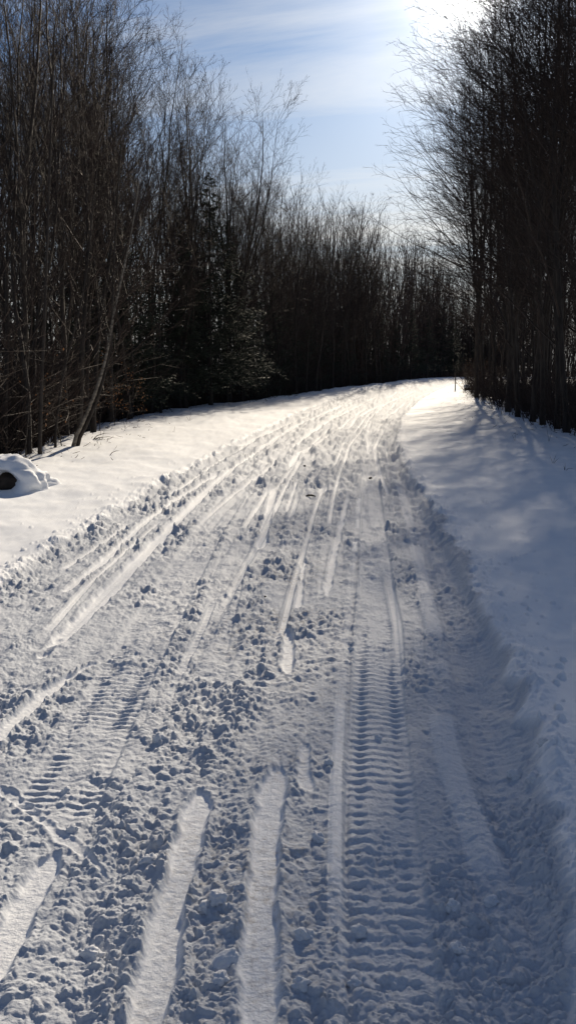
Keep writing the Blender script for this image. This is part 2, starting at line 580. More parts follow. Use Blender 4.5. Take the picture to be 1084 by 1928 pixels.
def bark_material(name, dark, light, scale=(9, 9, 1.6), rough=0.75, random_tint=0.25):
    m, t, b = principled(name)
    L = t.links.new
    b.inputs['Roughness'].default_value = rough
    b.inputs['Specular IOR Level'].default_value = 0.3
    tc = node(t, 'ShaderNodeTexCoord')
    mp = node(t, 'ShaderNodeMapping')
    mp.inputs['Scale'].default_value = scale
    L(tc.outputs['Object'], mp.inputs[0])
    n = node(t, 'ShaderNodeTexNoise')
    n.inputs['Scale'].default_value = 1.0
    n.inputs['Detail'].default_value = 6
    L(mp.outputs[0], n.inputs['Vector'])
    oi = node(t, 'ShaderNodeObjectInfo')
    r = node(t, 'ShaderNodeValToRGB')
    r.color_ramp.elements[0].position = 0.35
    r.color_ramp.elements[0].color = (*dark, 1)
    r.color_ramp.elements[1].position = 0.68
    r.color_ramp.elements[1].color = (*light, 1)
    L(n.outputs[0], r.inputs[0])
    hv = node(t, 'ShaderNodeHueSaturation')
    v = math_node(t, 'ADD', math_node(t, 'MULTIPLY', oi.outputs['Random'], random_tint * 2), 1 - random_tint)
    L(v, hv.inputs['Value'])
    L(r.outputs[0], hv.inputs['Color'])
    L(hv.outputs[0], b.inputs['Base Color'])
    bp = node(t, 'ShaderNodeBump')
    bp.inputs['Strength'].default_value = 0.6
    bp.inputs['Distance'].default_value = 0.02
    L(n.outputs[0], bp.inputs['Height'])
    L(bp.outputs[0], b.inputs['Normal'])
    return m


M_ROAD = snow_material('trodden_snow', dirt=True)
M_SNOW = snow_material('fresh_snow')
def clod_material():
    m, t, b = principled('broken_snow')
    L = t.links.new
    b.inputs['Roughness'].default_value = 0.85
    b.inputs['Specular IOR Level'].default_value = 0.05
    tc = node(t, 'ShaderNodeTexCoord')
    n = node(t, 'ShaderNodeTexNoise')
    n.inputs['Scale'].default_value = 4
    n.inputs['Detail'].default_value = 8
    n.inputs['Roughness'].default_value = 0.65
    L(tc.outputs['Object'], n.inputs['Vector'])
    r = node(t, 'ShaderNodeValToRGB')
    r.color_ramp.elements[0].color = (0.64, 0.66, 0.69, 1)
    r.color_ramp.elements[1].color = (0.80, 0.81, 0.83, 1)
    L(n.outputs[0], r.inputs[0])
    L(r.outputs[0], b.inputs['Base Color'])
    bp = node(t, 'ShaderNodeBump')
    bp.inputs['Strength'].default_value = 0.35
    bp.inputs['Distance'].default_value = 0.01
    L(n.outputs[0], bp.inputs['Height'])
    L(bp.outputs[0], b.inputs['Normal'])
    return m


M_CLOD = clod_material()
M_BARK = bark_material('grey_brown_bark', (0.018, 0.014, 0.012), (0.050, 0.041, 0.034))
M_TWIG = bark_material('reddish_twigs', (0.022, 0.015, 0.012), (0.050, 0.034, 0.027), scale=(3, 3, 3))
M_BIRCH = bark_material('pale_birch_bark', (0.06, 0.05, 0.04), (0.26, 0.23, 0.19), scale=(7, 7, 14), random_tint=0.1)
M_CONIFER = bark_material('dark_needles', (0.014, 0.019, 0.012), (0.030, 0.040, 0.024), scale=(3, 3, 3))
M_LEAF = bark_material('dead_beech_leaves', (0.20, 0.085, 0.03), (0.42, 0.20, 0.08), scale=(8, 8, 8))
M_ROCK = bark_material('dark_rock', (0.015, 0.011, 0.008), (0.055, 0.040, 0.030), scale=(6, 6, 6))  # very dark brown mottle over the whole rock
M_SOIL = bark_material('dark_soil', (0.025, 0.020, 0.016), (0.07, 0.055, 0.04), scale=(30, 30, 30))
M_POST = bark_material('weathered_wood', (0.05, 0.04, 0.03), (0.13, 0.11, 0.09), scale=(20, 20, 3))


# ------------------------------------------------------------------ ground and road
def build_ground():
    # rows: fine in front of the viewer, wider with distance
    ys = []
    for py in np.arange(2040, 726, -1.75):
        ys.append(ground_at(542, py)[1])
    ys = np.array(ys)
    y = ys[-1]
    step = (ys[-1] - ys[-2])
    ext = []
    while y < 2600:
        step = min(step * 1.06, 150)
        y += step
        ext.append(y)
    near = np.linspace(-45, ys[0] - 0.12, 26)
    Ys = np.concatenate([near, ys, ext])
    # columns: slope X / (Y + c)
    inner = np.arange(-0.335, 0.3351, 1.7 / FOC)
    outer = 0.345 + np.cumsum(0.0012 * 1.085 ** np.arange(1, 75))
    outer = outer[outer < 3.2]
    Us = np.concatenate([-outer[::-1], inner, outer])
    Yg, Ug = np.meshgrid(Ys, Us, indexing='ij')
    wid = np.where(Yg > ys[0], Yg, ys[0] + np.maximum(0, (ys[0] - Yg)) * 0.9)
    slant = wid / math.cos(PITCH) * 1.0
    Xg = Ug * (slant * 0.985 + 0.25)
    dyr = np.gradient(Ys)
    DY = np.repeat(dyr[:, None], len(Us), 1)
    dxg = np.abs(np.gradient(Xg, axis=1))
    DY = np.maximum(DY, dxg)
    sh = Xg.shape
    X, Y, D = Xg.ravel().astype(np.float64), Yg.ravel(), DY.ravel()
    Z = base_height(X, Y)
    rel, inside, loose = np.zeros_like(X), np.full_like(X, -9.0), np.zeros_like(X)
    m = (Y < 170) & (Y > 0.9) & (np.abs(X - 0.5 * (X_of(LEFT, Y) + X_of(RIGHT, Y))) < 14)
    rel[m], inside[m], loose[m] = relief(X[m], Y[m], D[m])
    m2 = ~m
    xl2, xr2 = X_of(LEFT, Y[m2]), X_of(RIGHT, Y[m2])
    inside[m2] = np.minimum(X[m2] - xl2, xr2 - X[m2])
    Z = Z + rel
    V = np.stack([X, Y, Z], 1)
    nr, nc = sh
    i = np.arange(nr - 1)[:, None] * nc + np.arange(nc - 1)[None, :]
    Q = np.stack([i, i + 1, i + 1 + nc, i + nc], -1).reshape(-1, 4)
    on = inside[Q].mean(1) > 0.0
    soil_y = np.exp(-((X + 0.28 - 0.045 * np.maximum(Y - 2, 0)) / 0.55) ** 2) * sstep(16, 8, Y) + 0.25 * sstep(14, 30, Y)
    objs = []
    for name, sel, mat in (('road', on, M_ROAD), ('ground', ~on, M_SNOW)):
        q = Q[sel]
        used = np.unique(q)
        remap = np.full(len(V), -1, np.int64)
        remap[used] = np.arange(len(used))
        me = mesh_np(name, V[used], remap[q], mats=[mat])
        if name == 'road':
            at = me.attributes.new('soil', 'FLOAT', 'POINT')
            at.data.foreach_set('value', soil_y[used].astype(np.float32))
            at = me.attributes.new('loose', 'FLOAT', 'POINT')
            at.data.foreach_set('value', loose[used].astype(np.float32))
        o = obj(name, me)
        o['kind'] = 'structure'
        objs.append(o)
    objs[0]['label'] = 'churned snow road with cleated belt tracks and smooth ski strips'
    objs[1]['label'] = 'smooth untouched snow on both banks beside the road'


build_ground()


# ------------------------------------------------------------------ trees
def tubes(P, R, k, point=False):
    """P (B,n,3) centre lines, R (B,n) radii -> V, quads, tris; point: the last ring is a single tip vertex"""
    B, n, _ = P.shape
    T = np.gradient(P, axis=1)
    T /= np.linalg.norm(T, axis=2, keepdims=True) + 1e-9
    ref = np.where(np.abs(T[:, :1, 2:3]) > 0.8, np.array([1.0, 0, 0]), np.array([0, 0, 1.0]))
    U = np.cross(T, np.broadcast_to(ref, T.shape))
    U /= np.linalg.norm(U, axis=2, keepdims=True) + 1e-9
    Wv = np.cross(T, U)
    a = np.arange(k) * 2 * np.pi / k
    ring = P[:, :, None, :] + R[:, :, None, None] * (np.cos(a)[None, None, :, None] * U[:, :, None, :] + np.sin(a)[None, None, :, None] * Wv[:, :, None, :])
    s = np.arange(k)[None, None, :]
    s2 = (s + 1) % k
    m = n - 1 if point else n
    stride = m * k + (1 if point else 0)
    b = np.arange(B)[:, None, None] * stride
    j = np.arange(m - 1)[None, :, None] * k
    Q = np.stack(np.broadcast_arrays(b + j + s, b + j + s2, b + j + k + s2, b + j + k + s), -1).reshape(-1, 4)
    if not point:
        return ring.reshape(-1, 3), Q, np.zeros((0, 3), int)
    V = np.concatenate([ring[:, :m].reshape(B, m * k, 3), P[:, -1:, :]], 1).reshape(-1, 3)
    e = (m - 1) * k
    Tr = np.stack(np.broadcast_arrays(b + e + s, b + e + s2, b + m * k), -1).reshape(-1, 3)
    return V, Q, Tr


def merge(parts):
    V, Q, T, o = [], [], [], 0
    for v, q, t in parts:
        V.append(v)
        Q.append(q + o)
        T.append(t + o)
        o += len(v)
    return np.concatenate(V), np.concatenate(Q), np.concatenate(T)


def grow(start, d0, length, npts, rng, up=0.1, wob=0.12, pull=None):
    """start (B,3), d0 (B,3) unit, length (B,) -> (B,npts,3)"""
    B = len(start)
    P = np.zeros((B, npts, 3))
    P[:, 0] = start
    d = d0.copy()
    st = (length / (npts - 1))[:, None]
    for i in range(1, npts):
        d = d + rng.normal(0, wob, (B, 3))
        d[:, 2] += up
        if pull is not None:
            d = d + pull
        d /= np.linalg.norm(d, axis=1, keepdims=True)
        P[:, i] = P[:, i - 1] + d * st
    return P


def branch(P, R, Ln, per, t0, t1, ang, lenf, npts, rng, up=0.1, wob=0.12, rf=0.6, pull=None, rmin=0.003, taper=0.25, dec=0.6):
    B, n, _ = P.shape
    N = B * per
    par = np.repeat(np.arange(B), per)
    k = np.tile(np.arange(per), B)
    t = t0 + (t1 - t0) * (k + rng.random(N)) / per
    f = t * (n - 1)
    i = np.minimum(f.astype(int), n - 2)
    w = (f - i)[:, None]
    p = P[par, i] * (1 - w) + P[par, i + 1] * w
    T = P[par, i + 1] - P[par, i]
    T /= np.linalg.norm(T, axis=1, keepdims=True) + 1e-9
    rr = R[par, i] * (1 - w[:, 0]) + R[par, i + 1] * w[:, 0]
    ref = np.where(np.abs(T[:, 2:3]) > 0.9, np.array([[1.0, 0, 0]]), np.array([[0, 0, 1.0]]))
    U = np.cross(T, ref)
    U /= np.linalg.norm(U, axis=1, keepdims=True) + 1e-9
    Vv = np.cross(T, U)
    ph = k * 2.39996 + rng.random(N) * 1.5 + np.repeat(rng.random(B) * 6.28, per)
    a = ang * (0.7 + 0.6 * rng.random(N))
    d = np.cos(a)[:, None] * T + np.sin(a)[:, None] * (np.cos(ph)[:, None] * U + np.sin(ph)[:, None] * Vv)
    tt = (t - t0) / max(1e-6, t1 - t0)
    ln = Ln[par] * lenf * (1 - dec * tt) * (0.6 + 0.7 * rng.random(N))
    r0 = np.maximum(rr * rf * (0.7 + 0.4 * rng.random(N)), rmin)
    C = grow(p, d, ln, npts, rng, up, wob, pull)
    Rc = r0[:, None] * np.linspace(1, taper, npts)[None, :]
    return C, np.maximum(Rc, rmin * 0.55), ln


def tree_meshes(seed, H, r0, n1=26, fork=2, spread=0.30, ang=0.75, up=0.12, bare=0.22, lean=(0, 0), pull=None, twigs=(7, 6, 2), tw=0.0045, dec=0.5,
                bark=M_BARK, twig=M_TWIG, name='bare', wob=0.045):
    rng = np.random.default_rng(seed)
    d0 = np.array([[lean[0], lean[1], 1.0]])
    d0 /= np.linalg.norm(d0)
    n = 14
    T = grow(np.array([[0, 0, -0.4]]), d0, np.array([H + 0.4]), n, rng, 0.03, wob)
    R = r0 * (np.linspace(1, 0.06, n) ** 0.85)[None, :]
    R[:, 0] *= 1.5
    trunkparts = [tubes(T, R, 7)]
    stems_P, stems_R, stems_L = [T], [R], [np.array([H])]
    if fork:
        Fp, Fr, Fl = branch(T, R, np.array([H]), fork, 0.25, 0.6, 0.32, 0.62, n, rng, 0.10, 0.04, rf=0.75, taper=0.06, dec=0.45)
        trunkparts.append(tubes(Fp, Fr, 6))
        stems_P.append(Fp)
        stems_R.append(Fr)
        stems_L.append(Fl)
    SP, SR, SL = np.concatenate(stems_P), np.concatenate(stems_R), np.concatenate(stems_L)
    cr = []
    A = branch(SP, SR, SL, n1, bare, 0.985, ang, spread, 7, rng, up, 0.09, rf=0.45, pull=pull, rmin=tw * 1.6, taper=0.2, dec=dec)
    cr.append(tubes(A[0], A[1], 4))
    Bc = branch(A[0], A[1], A[2], twigs[0], 0.2, 0.98, 0.55, 0.50, 5, rng, up * 0.7, 0.07, rf=0.6, pull=pull, rmin=tw * 1.2, taper=0.35)
    cr.append(tubes(Bc[0], Bc[1], 3, True))
    Cc = branch(Bc[0], Bc[1], Bc[2], twigs[1], 0.15, 0.98, 0.55, 0.55, 3, rng, up * 0.5, 0.09, rf=0.7, pull=pull, rmin=tw, taper=0.5)
    cr.append(tubes(Cc[0], Cc[1], 3, True))
    if twigs[2]:
        Dc = branch(Cc[0], Cc[1], Cc[2], twigs[2], 0.3, 0.95, 0.6, 0.65, 2, rng, 0.03, 0.07, rf=0.8, rmin=tw * 0.85, taper=0.6)
        cr.append(tubes(Dc[0], Dc[1], 3, True))
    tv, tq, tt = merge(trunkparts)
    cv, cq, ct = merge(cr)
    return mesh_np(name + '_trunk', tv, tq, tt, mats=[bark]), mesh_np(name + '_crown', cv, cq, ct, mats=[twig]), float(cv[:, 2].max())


def plant(kinds, x, y, h, rz, label, cat, group, name, z=None, squash=None, mods=None):
    tm, cm, H0 = kinds
    z0 = z_at(x, y) if z is None else z
    e = empty(name, (x, y, z0), rz)
    s = h / H0
    w = s if squash is None else s * squash
    e.scale = (w, w, s)
    tag(e, label, cat, group)
    obj('trunk', tm, e)
    obj('crown', cm, e)
    return e


RNG = random.Random(11)


def interp(pts, x):
    return float(np.interp(x, [p[0] for p in pts], [p[1] for p in pts]))


def px_of(x, y):
    """photograph column of ground point"""
    return 542 + FOC * x / (y * math.cos(PITCH) + 1e-6) * math.cos(PITCH)


# heights of the tree line along its run (seen from the road): column of the photograph -> row of the tops
SKY_LEFT = [(-300, -260), (100, -140), (200, -70), (262, -15), (305, 70), (340, 120), (368, 195), (385, 190), (400, 165), (440, 150), (475, 190), (508, 265), (535, 335),
            (600, 355), (650, 385), (690, 400), (735, 432), (790, 445), (860, 470), (1000, 440)]

slim = [tree_meshes(100 + i, 15, 0.072, n1=14, fork=2, spread=0.34, ang=0.66, up=0.13, bare=0.14, twigs=(6, 4, 3), tw=0.0048, dec=0.45, wob=0.06, name='slim') for i in range(4)]
broad = [tree_meshes(200 + i, 15, 0.100, n1=13, fork=3, spread=0.36, ang=0.78, up=0.12, bare=0.14, twigs=(6, 4, 3), tw=0.0048, dec=0.35, wob=0.06, name='broad') for i in range(4)]
pole = [tree_meshes(300 + i, 14, 0.045, n1=16, fork=0, spread=0.26, ang=0.8, up=0.10, bare=0.2, twigs=(6, 4, 2), tw=0.0050, dec=0.5, wob=0.05, name='pole') for i in range(3)]

placed = []


def free(x, y, gap):
    return all((x - a) ** 2 + (y - b) ** 2 > gap * gap for a, b in placed)


def stand_left():
    """rows of bare trees along the far side of the sunlit bank"""
    rows = [(0.3, 1.9, 1.0), (1.9, 2.1, 1.0), (3.9, 2.4, 0.90), (6.5, 2.7, 0.80)]
    for ri, (dist, gap, hs) in enumerate(rows):
        y = 16.0
        while y < 100:
            g = gap * (0.7 + 0.6 * RNG.random()) * (1 + max(0, y - 40) / 70)
            y += g * (0.75 if y < 60 else 0.85)
            e = float(X_of(L_EDGE, y))
            sl = float(X_of(L_EDGE, y + 1) - X_of(L_EDGE, y - 1)) / 2
            nx, ny = -1 / math.hypot(1, sl), sl / math.hypot(1, sl)
            d = dist + RNG.random() * 1.4
            x1, y1 = e + nx * d, y + ny * d
            px = px_of(x1, y1)
            if px < -230 or px > 980 or y1 < 14:
                continue
            if not free(x1, y1, 0.7):
                continue
            top = max(interp(SKY_LEFT, px), interp(SKY_LEFT, px + 48))
            zb = z_at(x1, y1)
            h = (700 - top) / FOC * y1 + EYE - zb
            h = min(h, 21) * hs * (0.90 + 0.22 * RNG.random() ** 0.6)
            kind = RNG.choice(slim + broad + broad + pole[:2]) if ri < 3 else RNG.choice(slim + broad)
            placed.append((x1, y1))
            far = y1 > 62
            form = 'slim' if kind in slim else ('straight' if kind in pole else 'many-branched')
            depth = ('in front row', 'in second row', 'in third row', 'deep inside the wood')[ri]
            if px < 60:
                zone = 'behind the snowy mound'
            elif px < 190:
                zone = 'by the leaning birch'
            elif px < 320:
                zone = 'short of the tall conifers'
            elif px < 470:
                zone = 'by the tallest conifer'
            elif px < 620:
                zone = 'past the tallest conifers'
            else:
                zone = 'round the far bend'
            lab = f'{form} leafless tree {depth} {zone}'
            grp = 'leafless trees round the far bend' if px >= 620 else 'leafless trees behind the sunlit bank'
            yield kind, x1, y1, h, RNG.random() * 6.28, lab, 'tree', grp, 'bare_tree'


ORD = ['first', 'second', 'third', 'fourth', 'fifth', 'sixth', 'seventh', 'eighth', 'ninth', 'tenth', 'eleventh', 'twelfth']


def number_alike(rows, li, key, origin, only):
    """alike trees of the front rows are told apart by their order along the wood"""
    sets = {}
    for r in rows:
        sets.setdefault(r[li], []).append(r)
    out = []
    for lab, rs in sets.items():
        rs.sort(key=key)
        for i, r in enumerate(rs):
            r = list(r)
            if len(rs) > 1 and len(rs) <= 12 and any(w in lab for w in only):
                r[li] = f'{ORD[i]} {lab}, from {origin}'
            out.append(tuple(r))
    return out


LEFT_TREES = number_alike(list(stand_left()), 5, lambda r: px_of(r[1], r[2]), 'the mound', ('front row', 'second row'))
for a in LEFT_TREES:
    plant(*a)

# right-hand grove: trees reach over the road towards the light
lean_l = [tree_meshes(400 + i, 15, 0.095, n1=16, fork=3, spread=0.38, ang=0.74, dec=0.42, up=0.045, bare=0.16, lean=(-0.05, -0.02), pull=np.array([-0.07, -0.03, 0.0]),
                      twigs=(6, 5, 2), tw=0.0055, name='overhanging') for i in range(4)]
SKY_RIGHT = [(700, 430), (740, 310), (790, 150), (815, 50), (850, -30), (910, -100), (1000, -160), (1084, -260), (1500, -500)]
n_right = 0
RIGHT_TREES = []
# trunks that can be made out at the edge of the bank
RIGHT_FRONT = [(897, 752, 0.9, 0), (912, 750, 0.8, 1), (932, 758, .8, 2), (956, 781, 1.0, 3), (975, 790, .85, 1), (1002, 800, 0.95, 0), (1022, 806, 0.95, 2), (1048, 815, .95, 3), (1068, 822, 1.0, 1),
               (1095, 830, 1.0, 2), (1130, 838, 1.0, 0)]
FRONT_LABELS = ['thick dark tree farthest along the grove edge, nearest the post and stump', 'thin dark tree just behind the last thick trunk of the grove edge',
                'third trunk of the grove edge counted from the far post', 'thick dark tree casting the long shadow at the middle of the grove edge',
                'slimmer trunk beside the thick tree at the middle of the grove edge', 'sixth trunk of the grove edge counted from the far post',
                'seventh trunk of the grove edge counted from the far post', 'eighth trunk of the grove edge counted from the far post',
                'large trunk at the near end of the grove edge beside the frame border', 'tree just past the near end of the grove edge', 'outermost tree past the near end of the grove edge']
for px, py, hs, k in RIGHT_FRONT:
    x, y = ground_at(px, py)
    top = interp(SKY_RIGHT, px - 55)
    h = min(((700 - top) / FOC * y + EYE), 27) * hs * 1.06
    placed.append((x, y))
    plant(lean_l[k], x, y, h, RNG.uniform(-0.5, 0.5), FRONT_LABELS[RIGHT_FRONT.index((px, py, hs, k))], 'tree', 'leafless trees edging the shaded grove', 'bare_tree')
for ri in range(5):
    y = 13.0
    while y < 100:
        y += (2.0 + 1.7 * RNG.random()) * (1 + max(0, y - 40) / 60) * (1 + ri * 0.2)
        e = float(X_of(R_EDGE, y))
        x = e + 0.9 + ri * 1.9 + RNG.random() * 1.4
        if not free(x, y, 0.8):
            continue
        px = px_of(x, y)
        if px > 1084 + 300 or px < 840:
            continue
        top = interp(SKY_RIGHT, px - 40)
        h = min((700 - top) / FOC * y + EYE, 24) * (0.85 + 0.2 * RNG.random()) * (1.0, 1.0, 0.88, 0.7, 0.55)[ri]
        placed.append((x, y))
        kind = RNG.choice(lean_l + slim[:2] + pole if ri < 3 else slim + pole)
        rz = RNG.uniform(-0.5, 0.5) if kind in lean_l else RNG.random() * 6.28
        form = 'overhanging' if kind in lean_l else ('slim' if kind in slim else ('straight' if kind in pole else 'many-branched'))
        zone = 'near the far post' if px < 920 else ('behind the middle trunks' if px < 1000 else 'behind the near trunks')
        RIGHT_TREES.append((kind, x, y, h, rz, f'{form} leafless tree ' + ('just inside' if ri < 2 else 'deep inside') + f' the shaded grove {zone}', 'tree', 'leafless trees inside the shaded grove', 'bare_tree'))
        n_right += 1
for a in number_alike(RIGHT_TREES, 5, lambda r: r[2], 'near end', ('just inside',)):
    plant(*a)


# ------------------------------------------------------------------ woods behind the first rows, undergrowth
def simple_trees(spots, seed, n1=10, n2=4):
    """many small leafless trees in one mesh: (x, y, z, h, r)"""
    rng = np.random.default_rng(seed)
    sp = np.array(spots)
    B = len(sp)
    d0 = np.zeros((B, 3))
    d0[:, 2] = 1
    d0[:, :2] = rng.normal(0, 0.06, (B, 2))
    P = grow(sp[:, :3] - np.array([0, 0, 0.3]), d0, sp[:, 3], 6, rng, 0.02, 0.06)
    R = sp[:, 4:5] * np.linspace(1, 0.12, 6)[None, :]
    parts = [tubes(P, R, 4)]
    A = branch(P, R, sp[:, 3], n1, 0.10, 0.97, 0.65, 0.30, 3, rng, 0.17, 0.1, rf=0.4, rmin=0.020, taper=0.4)
    parts.append(tubes(A[0], A[1], 3, True))
    C = branch(A[0], A[1], A[2], n2, 0.15, 0.97, 0.6, 0.5, 2, rng, 0.1, 0.12, rf=0.7, rmin=0.016, taper=0.5)
    parts.append(tubes(C[0], C[1], 3, True))
    return merge(parts)


def wood_spots():
    L_, R_ = [], []
    for _ in range(800):
        y = 20 + 165 * RNG.random() ** 1.2
        e = float(X_of(L_EDGE, y))
        x = e - 9 - RNG.random() * 34
        px = px_of(x, y)
        if -330 < px < 1100 and (y < 100 or RNG.random() < 0.8):
            top = interp(SKY_LEFT, px)
            zb = z_at(x, y)
            h = min((700 - top) / FOC * y + EYE - zb, 19) * (0.56 + 0.26 * RNG.random())
            L_.append((x, y, zb, h, RNG.uniform(0.04, 0.09)))
    # close behind the bank where the road turns away
    for _ in range(1850):
        if RNG.random() < 0.42:
            y = 92 + 75 * RNG.random()
            e = float(X_of(L_EDGE, y))
            x = e - 1.0 - RNG.random() * 22
        else:
            x = 20 + 75 * RNG.random()
            y = float(np.interp(x, L_EDGE[1], L_EDGE[0])) + 1.5 + 24 * RNG.random()
        px = px_of(x, y)
        if 500 < px < 1400 and (px > 780 or RNG.random() < 0.8):
            top = interp(SKY_LEFT, px)
            zb = z_at(x, y)
            h = min((700 - top) / FOC * y + EYE - zb, 26) * (0.62 + 0.38 * RNG.random())
            L_.append((x, y, zb, h, RNG.uniform(0.05, 0.12)))
    for _ in range(420):
        y = 22 + 120 * RNG.random()
        e = float(X_of(R_EDGE, y))
        x = e + 9 + RNG.random() * 40
        px = px_of(x, y)
        if 820 < px < 1500:
            zb = z_at(x, y)
            R_.append((x, y, zb, RNG.uniform(9, 16), RNG.uniform(0.04, 0.09)))
    return L_, R_


wl, wr = wood_spots()
for spots, sd, lab in ((wl, 701, 'dark mass of leafless wood behind the tall trees by the sunlit bank'), (wr, 702, 'leafless wood far back inside the shaded grove')):
    v, q, t3 = simple_trees(spots, sd)
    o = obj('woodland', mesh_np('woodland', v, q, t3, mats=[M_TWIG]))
    tag(o, lab, 'woodland', kind='stuff')


def brush(spots, seed, per=6, hmin=0.8, hmax=3.2):
    """tangled thin stems springing from the ground"""
    rng = np.random.default_rng(seed)
    sp = np.repeat(np.array(spots), per, 0)
    B = len(sp)
    sp = sp + np.concatenate([rng.normal(0, 0.25, (B, 2)), np.zeros((B, 1))], 1)
    d0 = np.zeros((B, 3))
    d0[:, 2] = 1
    d0[:, :2] = rng.normal(0, 0.42, (B, 2))
    d0 /= np.linalg.norm(d0, axis=1, keepdims=True)
    ln = rng.uniform(hmin, hmax, B)
    P = grow(sp, d0, ln, 4, rng, 0.02, 0.12)
    R = np.full((B, 1), 0.012) * np.linspace(1, 0.4, 4)[None, :] * rng.uniform(0.7, 1.5, (B, 1))
    parts = [tubes(P, R, 3, True)]
    A = branch(P, R, ln, 4, 0.2, 0.95, 0.75, 0.45, 2, rng, 0.03, 0.13, rf=0.7, rmin=0.006, taper=0.5)
    parts.append(tubes(A[0], A[1], 3, True))
    return merge(parts)


def brush_spots(edge, sign, n, y0, y1, lo, hi, deep):
    out = []
    for _ in range(n):
        y = y0 + (y1 - y0) * RNG.random() ** 1.5
        x = float(X_of(edge, y)) + sign * (deep[0] + (deep[1] - deep[0]) * RNG.random() ** 1.4)
        px = px_of(x, y)
        if lo < px < hi:
            out.append((x, y, z_at(x, y) - 0.05))
    return out


bl = brush_spots(L_EDGE, -1, 2500, 17, 150, -150, 1000, (1.0, 12))
for _ in range(420):
    x = 15 + 85 * RNG.random()
    y = float(np.interp(x, L_EDGE[1], L_EDGE[0])) + 1.0 + 16 * RNG.random()
    bl.append((x, y, z_at(x, y) - 0.05))
br = brush_spots(R_EDGE, 1, 900, 22, 110, 850, 1250, (0.1, 9))
for spots, sd, lab in ((bl, 711, 'tangled leafless undergrowth between the trees behind the sunlit bank'), (br, 712, 'thin leafless undergrowth between the trunks of the shaded grove')):
    v, q, t3 = brush(spots, sd, hmin=1.0, hmax=4.6 if sd == 711 else 3.2)
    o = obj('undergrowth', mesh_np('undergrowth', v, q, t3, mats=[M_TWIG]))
    tag(o, lab, 'undergrowth', kind='stuff')


# ------------------------------------------------------------------ dark conifers among the bare trees
def conifer_meshes(seed, H):
    rng = np.random.default_rng(seed)
    n = 10
    T = grow(np.array([[0, 0, -0.4]]), np.array([[0, 0, 1.0]]), np.array([H + 0.4]), n, rng, 0.02, 0.015)
    R = 0.11 * np.linspace(1, 0.08, n)[None, :]
    tv, tq, tt = tubes(T, R, 7)
    A = branch(T, R, np.array([H]), 110, 0.10, 0.99, 1.45, 0.27, 4, rng, -0.03, 0.06, rf=0.22, rmin=0.008, taper=0.4, dec=0.93)
    C = branch(A[0], A[1], A[2], 11, 0.1, 1.0, 0.8, 0.34, 2, rng, -0.05, 0.08, rf=0.7, rmin=0.012, taper=0.5, dec=0.5)
    # needle sprays: short tapered tufts along the twigs
    D = branch(C[0], C[1], C[2], 7, 0.05, 1.0, 0.9, 0.42, 2, rng, -0.04, 0.05, rf=1, rmin=0.022, taper=0.3, dec=0.3)
    cv, cq, ct = merge([tubes(A[0], A[1], 3), tubes(C[0], C[1], 3, True), tubes(D[0], D[1], 3, True)])
    return mesh_np('conifer_trunk', tv, tq, tt, mats=[M_BARK]), mesh_np('conifer_crown', cv, cq, ct, mats=[M_CONIFER]), H


conifers = [conifer_meshes(800, 10), conifer_meshes(801, 10)]
# column of the photograph, distance, height, label
CONIFERS = [(845, 172, 15.0, 'dark conifer closing the end of the road, nearest the post'), (862, 181, 16.0, 'dark conifer closing the end of the road behind the post'), (900, 186, 16.0, 'tall dark conifer glimpsed just past the last thick trunk'),
            (935, 188, 16.0, 'dark conifer glimpsed between the second and third trunks of the grove'), (965, 190, 15.0, 'dark conifer glimpsed behind the middle trunks of the grove'),
            (105, 42, 8.5, 'dark conifer between the lone thin tree and the pale birch, deep in the wood'), (20, 44, 9.0, 'dark conifer deep in the wood beside the frame border'),
            (190, 45, 9.0, 'dark conifer deep behind the curved birch trunk'), (270, 41, 7.5, 'dark conifer behind the low beech leaves'), (325, 56, 10.0, 'dark conifer far inside the wood past the low beech leaves'),
            (370, 60, 9.0, 'dark conifer half hidden behind the tallest conifer'), (455, 57, 8.0, 'dark conifer on the downhill side of the tallest pair'), (515, 66, 8.0, 'dark conifer midway between the tallest pair and the curve'),
            (578, 78, 8.5, 'dark conifer just before the curve of the wood'), (645, 90, 8.5, 'dark conifer just after the curve of the wood'), (710, 105, 9.0, 'dark conifer opposite the middle of the far road'), (770, 120, 9.5, 'dark conifer opposite the far post'),
            (825, 150, 12.0, 'dark conifer across the far end of the road'), (880, 175, 13.0, 'dark conifer beyond the last thick trunk of the grove'), (915, 178, 13.0, 'dark conifer far beyond the second trunk of the grove'),
            (398, 50, 12.6, 'dark conifer standing taller than its neighbours in the gap of the bare trees'),
            (428, 53, 10.5, 'dark conifer close beside the tallest conifer of the wood'),
            (350, 47, 9.3, 'dark conifer hidden among bare trunks short of the tallest conifer'),
            (232, 38, 8.6, 'broad dark conifer behind the pale leaning birch'),
            (150, 36, 8.2, 'dark conifer behind the thin straight sapling by the mound'),
            (60, 34, 7.0, 'low dark conifer in the wood behind the snowy mound'),
            (300, 44, 7.0, 'small dark conifer low among the bare trunks'),
            (480, 62, 8.5, 'small dark conifer at the foot of the lower bare trees'),
            (545, 72, 8.0, 'dark conifer where the wood begins to curve with the road'),
            (610, 84, 8.0, 'dark conifer in the wood along the curve of the road'),
            (680, 98, 8.0, 'dark conifer facing the far end of the straight road'),
            (740, 112, 8.5, 'dark conifer in the far wood past the bend'),
            (800, 128, 9.0, 'dark conifer at the far end where the road disappears'),
            (850, 140, 9.0, 'most distant dark conifer seen past the grove')]
for i, (px, y, h, lab) in enumerate(CONIFERS):
    x = (px - 542) / FOC * y
    plant(conifers[i % 2], x, y, h, RNG.random() * 6.28, lab, 'conifer', 'dark conifers among the bare trees', 'conifer', squash=1.1 if y < 165 else 1.7)


